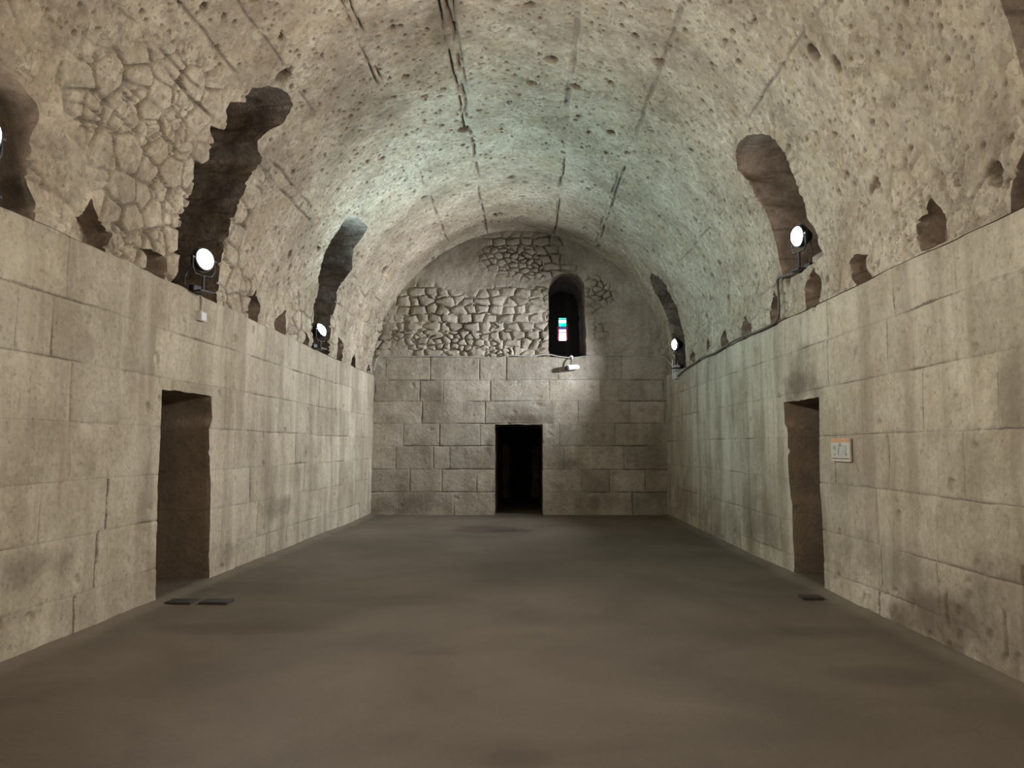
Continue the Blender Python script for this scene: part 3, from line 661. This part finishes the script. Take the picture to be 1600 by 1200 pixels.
def bm_tube(bm, pts, r, seg=8):
    pts = [Vector(p) for p in pts]; prev = None
    for i, p in enumerate(pts):
        t = (pts[min(i + 1, len(pts) - 1)] - pts[max(i - 1, 0)]).normalized()
        a = t.cross(Vector((0.13, 0.31, 0.94))).normalized(); b = t.cross(a)
        ring = [bm.verts.new(p + a * r * math.cos(2 * math.pi * k / seg) + b * r * math.sin(2 * math.pi * k / seg)) for k in range(seg)]
        if prev:
            for k in range(seg): bm.faces.new((prev[k], prev[(k + 1) % seg], ring[(k + 1) % seg], ring[k]))
        else: bm.faces.new(ring)
        prev = ring
    bm.faces.new(prev[::-1])
def smooth_path(ctrl, n=8):
    c = [Vector(p) for p in ctrl]; c = [c[0]] + c + [c[-1]]; out = []
    for i in range(1, len(c) - 2):
        for k in range(n):
            t = k / n
            out.append(0.5 * ((2 * c[i]) + (c[i + 1] - c[i - 1]) * t + (2 * c[i - 1] - 5 * c[i] + 4 * c[i + 1] - c[i + 2]) * t * t + (-c[i - 1] + 3 * c[i] - 3 * c[i + 1] + c[i + 2]) * t ** 3))
    out.append(c[-2]); return out
def part(name, bm, mat, parent=None, bevel=0.0, smooth=False):
    if bevel: bmesh.ops.bevel(bm, geom=bm.edges[:], offset=bevel, segments=2, affect='EDGES', profile=0.7)
    bmesh.ops.recalc_face_normals(bm, faces=bm.faces[:])
    me = bpy.data.meshes.new(name); bm.to_mesh(me); bm.free()
    for m in (mat if isinstance(mat, list) else [mat]): me.materials.append(m)
    if smooth: me.polygons.foreach_set('use_smooth', [True] * len(me.polygons))
    return obj(name, me, parent)
def thing(name, label, cat, loc, rotz=0.0, group=None):
    o = bpy.data.objects.new(name, None); COL.objects.link(o); o.empty_display_size = 0.1
    o.location = loc; o.rotation_euler = (0, 0, rotz); o['label'] = label; o['category'] = cat
    if group: o['group'] = group
    return o
def tag(o, label, cat, group=None):
    o['label'] = label; o['category'] = cat
    if group: o['group'] = group
    return o

M_DARK = plain('black_enamel', (0.03, 0.03, 0.035), 0.5, 0.2, 0.3)
M_GREY = plain('grey_metal', (0.32, 0.32, 0.33), 0.4, 0.6, 0.15)
M_WHITE = plain('white_plastic', (0.62, 0.62, 0.63), 0.45, 0, 0.06)
M_CABLE = plain('grey_cable', (0.42, 0.40, 0.37), 0.6, 0, 0.15)
M_CABLE_D = plain('dark_cable', (0.10, 0.09, 0.08), 0.6, 0, 0.2)
M_IRON = plain('dark_iron', (0.055, 0.05, 0.045), 0.6, 0.3, 0.3, 12)

# ------------------------------------------------------------------ floodlights in the niches
LAMP_LABEL = {
    'L0': 'black floodlight in the nearest left niche, cut by the left edge of the picture',
    'L1': 'lit white floodlight glowing as a full round disc in the large jagged left niche',
    'L2': 'lit bluish floodlight in the farther left niche, beside small putlog holes',
    'R1': 'lit floodlight standing on the raised stone sill of the right niche above the doorway',
    'R2': 'small lit floodlight tilted over white boxes in the right corner by the end wall',
    'R0': 'lit floodlight in the nearest right niche beyond the right picture edge',
}
def floodlight(key, base, hgt, side, az, tilt, colr, watts, beam):
    a = math.radians(az); t = math.radians(tilt)
    # local +Y is the horizontal aim
    aim = Vector((-side * math.sin(a), -math.cos(a), 0)); rotz = math.atan2(-aim.x, aim.y)
    root = thing('floodlight', LAMP_LABEL.get(key, 'unseen fill floodlight added on the ledge behind the viewer'), 'floodlight', base, rotz, 'floodlights in the wall niches')
    axis = Matrix.Translation((0, 0, hgt)) @ Matrix.Rotation(t, 4, 'X') @ Matrix.Rotation(-math.pi / 2, 4, 'X')   # lathe +Z to local +Y, raised by the tilt
    r = 0.135
    bm = bmesh.new(); bm_lathe(bm, [(0, -0.15), (0.05, -0.15), (0.065, -0.135), (0.09, -0.10), (0.12, -0.04), (r, 0.0), (r, 0.012), (r - 0.012, 0.012), (r - 0.018, -0.004), (0, -0.004)], axis, 36)
    part('housing', bm, M_DARK, root, smooth=False)
    bm = bmesh.new()
    for k in range(7):
        z = -0.155 + 0.02 * k; rr = 0.05 + 0.09 * (k / 6.0)
        bm_lathe(bm, [(rr * 0.8, z), (rr + 0.012, z), (rr + 0.012, z + 0.006), (rr * 0.8, z + 0.006)], axis, 28)
    part('cooling_fins', bm, M_DARK, root)
    bm = bmesh.new(); bm_lathe(bm, [(0.122, 0.002), (0.116, 0.022), (0.098, 0.045), (0.07, 0.062), (0.035, 0.071), (0, 0.074)], axis, 36)
    Lm = emit('floodlight_glow', colr, 40.0)
    part('lens', bm, Lm, root, smooth=True)
    bm = bmesh.new(); bm_lathe(bm, [(r + 0.004, -0.012), (r + 0.004, 0.02), (r - 0.012, 0.024), (r - 0.018, 0.012)], axis, 36)
    part('rim', bm, M_DARK, root, smooth=False)
    bm = bmesh.new()
    for sgn in (-1, 1):
        bm_tube(bm, [(sgn * 0.155, 0, hgt), (sgn * 0.155, 0, hgt - 0.12), (sgn * 0.12, 0, hgt - 0.19), (0, 0, hgt - 0.20)], 0.011)
        bm_tube(bm, [(sgn * 0.125, 0, hgt), (sgn * 0.175, 0, hgt)], 0.02, 12)
    part('bracket', bm, M_DARK, root)
    bm = bmesh.new(); bm_tube(bm, [(0, 0, 0.01), (0, 0, hgt - 0.19)], 0.016, 12)
    part('post', bm, M_DARK, root)
    bm = bmesh.new(); bm_box(bm, -0.10, 0.10, -0.08, 0.08, 0.0, 0.022); part('base_plate', bm, M_DARK, root, 0.004)
    bm = bmesh.new(); bm_box(bm, -0.06, 0.06, -0.17, -0.10, 0.02, 0.10); bm_box(bm, -0.07, 0.07, -0.18, -0.06, 0.0, 0.03); part('ballast_box', bm, M_DARK, root, 0.004)
    bm = bmesh.new(); bm_tube(bm, smooth_path([(0, -0.14, hgt), (0.06, -0.22, hgt - 0.15), (0.09, -0.2, hgt - 0.3), (0.05, -0.17, 0.08)]), 0.008); part('power_cable', bm, M_CABLE_D, root)
    sp = bpy.data.lights.new('floodlight_beam', 'SPOT'); sp.energy = watts; sp.color = colr; sp.spot_size = math.radians(beam); sp.spot_blend = 1.0; sp.shadow_soft_size = 0.11
    so = bpy.data.objects.new('floodlight_beam', sp); COL.objects.link(so); so.parent = root
    so.matrix_local = axis @ Matrix.Translation((0, 0, 0.10)) @ Matrix.Rotation(math.pi, 4, 'X')
    return root
for L in LAMPS: floodlight(*L)

# ------------------------------------------------------------------ stained glass in the deep window of the back wall
def window():
    y = YB + 2.40
    fr = bmesh.new()
    gx0, gx1, gz0, gz1 = 0.895, 1.115, 4.60, 5.24
    bm_box(fr, 0.3, gx0, y, y + 0.06, 3.6, 6.3); bm_box(fr, gx1, 1.8, y, y + 0.06, 3.6, 6.3)
    bm_box(fr, gx0, gx1, y, y + 0.06, 3.6, gz0); bm_box(fr, gx0, gx1, y, y + 0.06, gz1, 6.3)
    win = part('window_1', fr, M_DARK); win['kind'] = 'structure'
    rows = [(5.19, 5.24, (0.15, 0.8, 0.75), 1.2), (5.09, 5.18, (0.35, 1.0, 0.95), 5.0), (5.00, 5.08, (0.02, 0.75, 0.45), 3.0), (4.93, 4.985, (0.10, 0.12, 0.30), 0.9), (4.83, 4.92, (0.45, 0.35, 1.0), 3.0), (4.73, 4.82, (0.75, 0.45, 1.0), 4.0), (4.60, 4.72, (1.0, 0.55, 0.9), 9.0)]
    for k, (a, b, c, s) in enumerate(rows):
        two = k < 4
        for q in range(2 if two else 1):
            x0 = gx0 + 0.008 + q * 0.104; bm = bmesh.new(); bm_box(bm, x0, x0 + (0.100 if two else 0.204), y + 0.02, y + 0.03, a + 0.003, b - 0.003)
            cc = c if q == 0 or k != 2 else (0.0, 0.9, 0.3)
            part('pane_or_glow', bm, emit('stained_glass', cc, s), win)
    for x0 in (gx0 - 0.035, gx1 + 0.004):
        bm = bmesh.new(); bm_box(bm, x0, x0 + 0.03, y - 0.004, y + 0.004, 4.62, 5.0); part('pane_or_glow', bm, emit('red_glow', (1.0, 0.02, 0.06), 0.22), win)  # glowing strips stand in for red light spilled beside the glass
    bm = bmesh.new()
    for z in [4.725, 4.825, 4.925, 4.99, 5.085, 5.185]: bm_box(bm, gx0, gx1, y + 0.012, y + 0.036, z - 0.0045, z + 0.0045)
    bm_box(bm, 1.002, 1.010, y + 0.012, y + 0.036, 4.93, gz1)
    part('window_frame', bm, M_IRON, win)
window()

# ------------------------------------------------------------------ security camera below the window sill
def security_camera():
    t = thing('security_camera', 'white bullet security camera hanging below the deep arched window', 'security camera', (1.10, YB - 0.02, 3.84))
    bm = bmesh.new(); bm_lathe(bm, [(0, 0), (0.05, 0.0), (0.055, 0.01), (0.05, 0.03), (0.035, 0.05), (0, 0.056)], Matrix.Translation((0, 0.03, 0)) @ Matrix.Rotation(math.pi / 2, 4, 'X'), 24); part('mount', bm, M_WHITE, t, smooth=True)
    bm = bmesh.new(); bm_tube(bm, smooth_path([(0, -0.01, 0), (-0.005, -0.07, -0.06), (-0.01, -0.10, -0.14), (-0.01, -0.11, -0.215)]), 0.014, 10); part('arm', bm, M_DARK, t)
    ax = Matrix.Translation((0.02, -0.11, -0.265)) @ Matrix.Rotation(math.radians(-6), 4, 'Y') @ Matrix.Rotation(math.radians(16), 4, 'Z') @ Matrix.Rotation(-math.pi / 2, 4, 'Y')
    bm = bmesh.new(); bm_lathe(bm, [(0, -0.17), (0.04, -0.17), (0.055, -0.16), (0.058, -0.14), (0.058, 0.10), (0.055, 0.11), (0, 0.11)], ax, 28); part('body', bm, M_WHITE, t)
    bm = bmesh.new(); bm_lathe(bm, [(0.05, 0.10), (0.054, 0.11), (0.05, 0.165), (0.043, 0.165), (0.04, 0.12), (0, 0.118)], ax, 28); part('lens_hood', bm, M_DARK, t)
    bm = bmesh.new(); bm_box(bm, -0.063, 0.063, -0.03, 0.03, -0.12, 0.13, ax @ Matrix.Translation((0.055, 0, 0)) @ Matrix.Diagonal((0.12, 1.6, 1, 1))); part('sun_shield', bm, M_WHITE, t)
security_camera()

# ------------------------------------------------------------------ information panel on the right wall
def info_panel():
    x = 3.42 - 0.035
    t = thing('information_panel', 'small cream information panel with an orange header beside the right doorway', 'sign', (x, 8.255, 1.615))
    bm = bmesh.new(); bm_box(bm, 0.0, 0.022, -0.245, 0.245, -0.125, 0.125); part('board', bm, plain('cream_board', (0.52, 0.47, 0.39), 0.5, 0, 0.05), t, 0.003)
    bm = bmesh.new(); bm_box(bm, -0.003, 0.0, -0.24, 0.24, 0.085, 0.122); part('header', bm, plain('faded_orange', (0.55, 0.28, 0.15), 0.6, 0, 0.12), t)['label'] = 'faded orange header strip'
    pg = plain('printed_grey', (0.33, 0.32, 0.30), 0.6, 0, 0.25, 18); pl_ = plain('printed_pale_grey', (0.43, 0.42, 0.39), 0.6, 0, 0.15, 18)
    bm = bmesh.new(); bm_box(bm, -0.002, 0.0, -0.14, 0.03, -0.07, 0.04); bm_box(bm, -0.002, 0.0, 0.05, 0.12, -0.05, 0.03); part('plan_drawing', bm, pl_, t)['label'] = 'faint pale grey plan drawing'
    bm = bmesh.new(); bm_box(bm, -0.003, 0.0, 0.13, 0.19, 0.0, 0.045); bm_box(bm, -0.003, 0.0, -0.155, -0.145, -0.07, 0.045); bm_box(bm, -0.003, 0.0, -0.145, 0.12, 0.040, 0.046); bm_box(bm, -0.003, 0.0, 0.035, 0.043, -0.07, 0.04); bm_box(bm, -0.003, 0.0, -0.17, -0.12, -0.055, -0.035); bm_box(bm, -0.003, 0.0, 0.13, 0.19, -0.06, -0.04); part('plan_outline', bm, pg, t)
    bm = bmesh.new(); bm_box(bm, -0.002, 0.0, -0.22, 0.22, -0.096, -0.088); bm_box(bm, -0.002, 0.0, -0.03, 0.03, 0.048, 0.055); bm_box(bm, -0.002, 0.0, -0.02, 0.02, 0.066, 0.074); part('printed_rule', bm, M_IRON, t)
info_panel()

# ------------------------------------------------------------------ boxes and cables
def junction_left():
    x = xl(8.85)
    t = thing('junction_box', 'small pale junction box on the left ashlar wall below the large niche', 'junction box', (x + 0.03, 8.85, 3.20))
    bm = bmesh.new(); bm_box(bm, -0.035, 0.03, -0.075, 0.075, -0.055, 0.055); part('box', bm, M_WHITE, t, 0.006)
    bm = bmesh.new(); bm_box(bm, 0.03, 0.038, -0.068, 0.068, -0.048, 0.048); part('cover', bm, M_WHITE, t, 0.002)
    bm = bmesh.new(); bm_tube(bm, smooth_path([(0.0, 0.0, 0.05), (0.0, 0.01, 0.14), (-0.01, 0.0, 0.24), (-0.10, -0.02, 0.275), (-0.2, -0.05, 0.27)]), 0.012); part('conduit', bm, M_CABLE, t)
junction_left()
def junction_right():
    t = thing('junction_box', 'pair of white electrical boxes under the corner floodlight by the end wall', 'junction box', (3.36, 17.05, 3.18))
    bm = bmesh.new(); bm_box(bm, -0.02, 0.09, -0.13, 0.13, 0.0, 0.15); part('box', bm, M_WHITE, t, 0.008)
    bm = bmesh.new(); bm_box(bm, -0.02, 0.09, -0.09, 0.12, 0.17, 0.30); part('box', bm, M_WHITE, t, 0.008)
    bm = bmesh.new(); bm_tube(bm, smooth_path([(-0.03, 0.16, 0.45), (-0.03, 0.17, 0.2), (-0.03, 0.15, 0.02), (-0.02, 0.05, 0.0)]), 0.012); part('conduit', bm, M_WHITE, t)
junction_right()
def cable(name, pts, r, mat, label):
    bm = bmesh.new(); bm_tube(bm, smooth_path(pts, 10), r); o = part(name, bm, mat, smooth=True); tag(o, label, 'cable'); return o
rr = random.Random(3)
yb = YB - 0.012
pts = [(-3.74, 18.3, 3.50), (-3.72, 18.42, 3.70), (-3.66, yb - .01, 3.86)]
x = -3.4
while x < 0.45: pts.append((x, yb - 0.0, ZL + 0.012 + rr.uniform(-0.018, 0.012) - (0.04 if -1.4 < x < -0.5 else 0))); x += 0.3
pts += [(0.55, yb - .01, 3.91), (0.8, yb - .02, 3.86), (1.05, yb - .03, 3.83)]
cable('cable', pts, 0.016, M_CABLE, 'pale cable along the ledge of the end wall to the security camera')
pts = [(1.15, yb - .02, 3.83), (1.5, yb, 3.87), (2.0, yb, 3.885), (2.6, yb, 3.88), (3.1, yb - .02, 3.875), (3.32, 18.2, 3.80), (3.34, 17.6, 3.6), (3.37, 17.2, 3.45)]
cable('cable', pts, 0.011, M_CABLE, 'thin cable on the end wall ledge from the window to the right corner')
pts = [(3.38, 16.9, 3.22), (3.385, 16.5, 3.27), (3.385, 15.9, 3.31), (3.385, 15.2, 3.33), (3.385, 14.5, 3.36), (3.385, 13.6, 3.33), (3.385, 12.8, 3.36), (3.385, 12.0, 3.37), (3.385, 11.2, 3.34), (3.385, 10.6, 3.33), (3.385, 10.2, 3.35), (3.385, 10.08, 3.45), (3.38, 10.06, 3.65), (3.37, 10.05, 3.80), (3.35, 9.95, 3.88), (3.4, 9.6, 3.86), (3.45, 9.4, 3.87)]
cable('cable', pts, 0.017, M_CABLE_D, 'dark cable running along the right ledge between the two farther floodlights')

# ------------------------------------------------------------------ plates let into the floor at the doorways
def floor_plate(x, y, wx, wy, label):
    t = thing('floor_plate', label, 'floor plate', (x, y, 0.0))
    bm = bmesh.new(); bm_box(bm, -wx / 2, wx / 2, -wy / 2, wy / 2, -0.03, 0.028); part('plate', bm, M_IRON, t, 0.004)
    bm = bmesh.new()
    for a, b, c, d in ((-wx / 2 - .012, wx / 2 + .012, -wy / 2 - .012, -wy / 2), (-wx / 2 - .012, wx / 2 + .012, wy / 2, wy / 2 + .012), (-wx / 2 - .012, -wx / 2, -wy / 2, wy / 2), (wx / 2, wx / 2 + .012, -wy / 2, wy / 2)): bm_box(bm, a, b, c, d, -0.03, 0.025)
    part('frame', bm, M_GREY if False else M_IRON, t)
floor_plate(-3.66, 8.10, 0.25, 0.19, 'dark plate in the floor hard against the left wall, before the left doorway')
floor_plate(-3.29, 8.11, 0.27, 0.19, 'dark floor plate before the left doorway, the one farther from the wall')
floor_plate(3.10, 8.47, 0.2, 0.15, 'small dark plate in the floor before the right doorway')
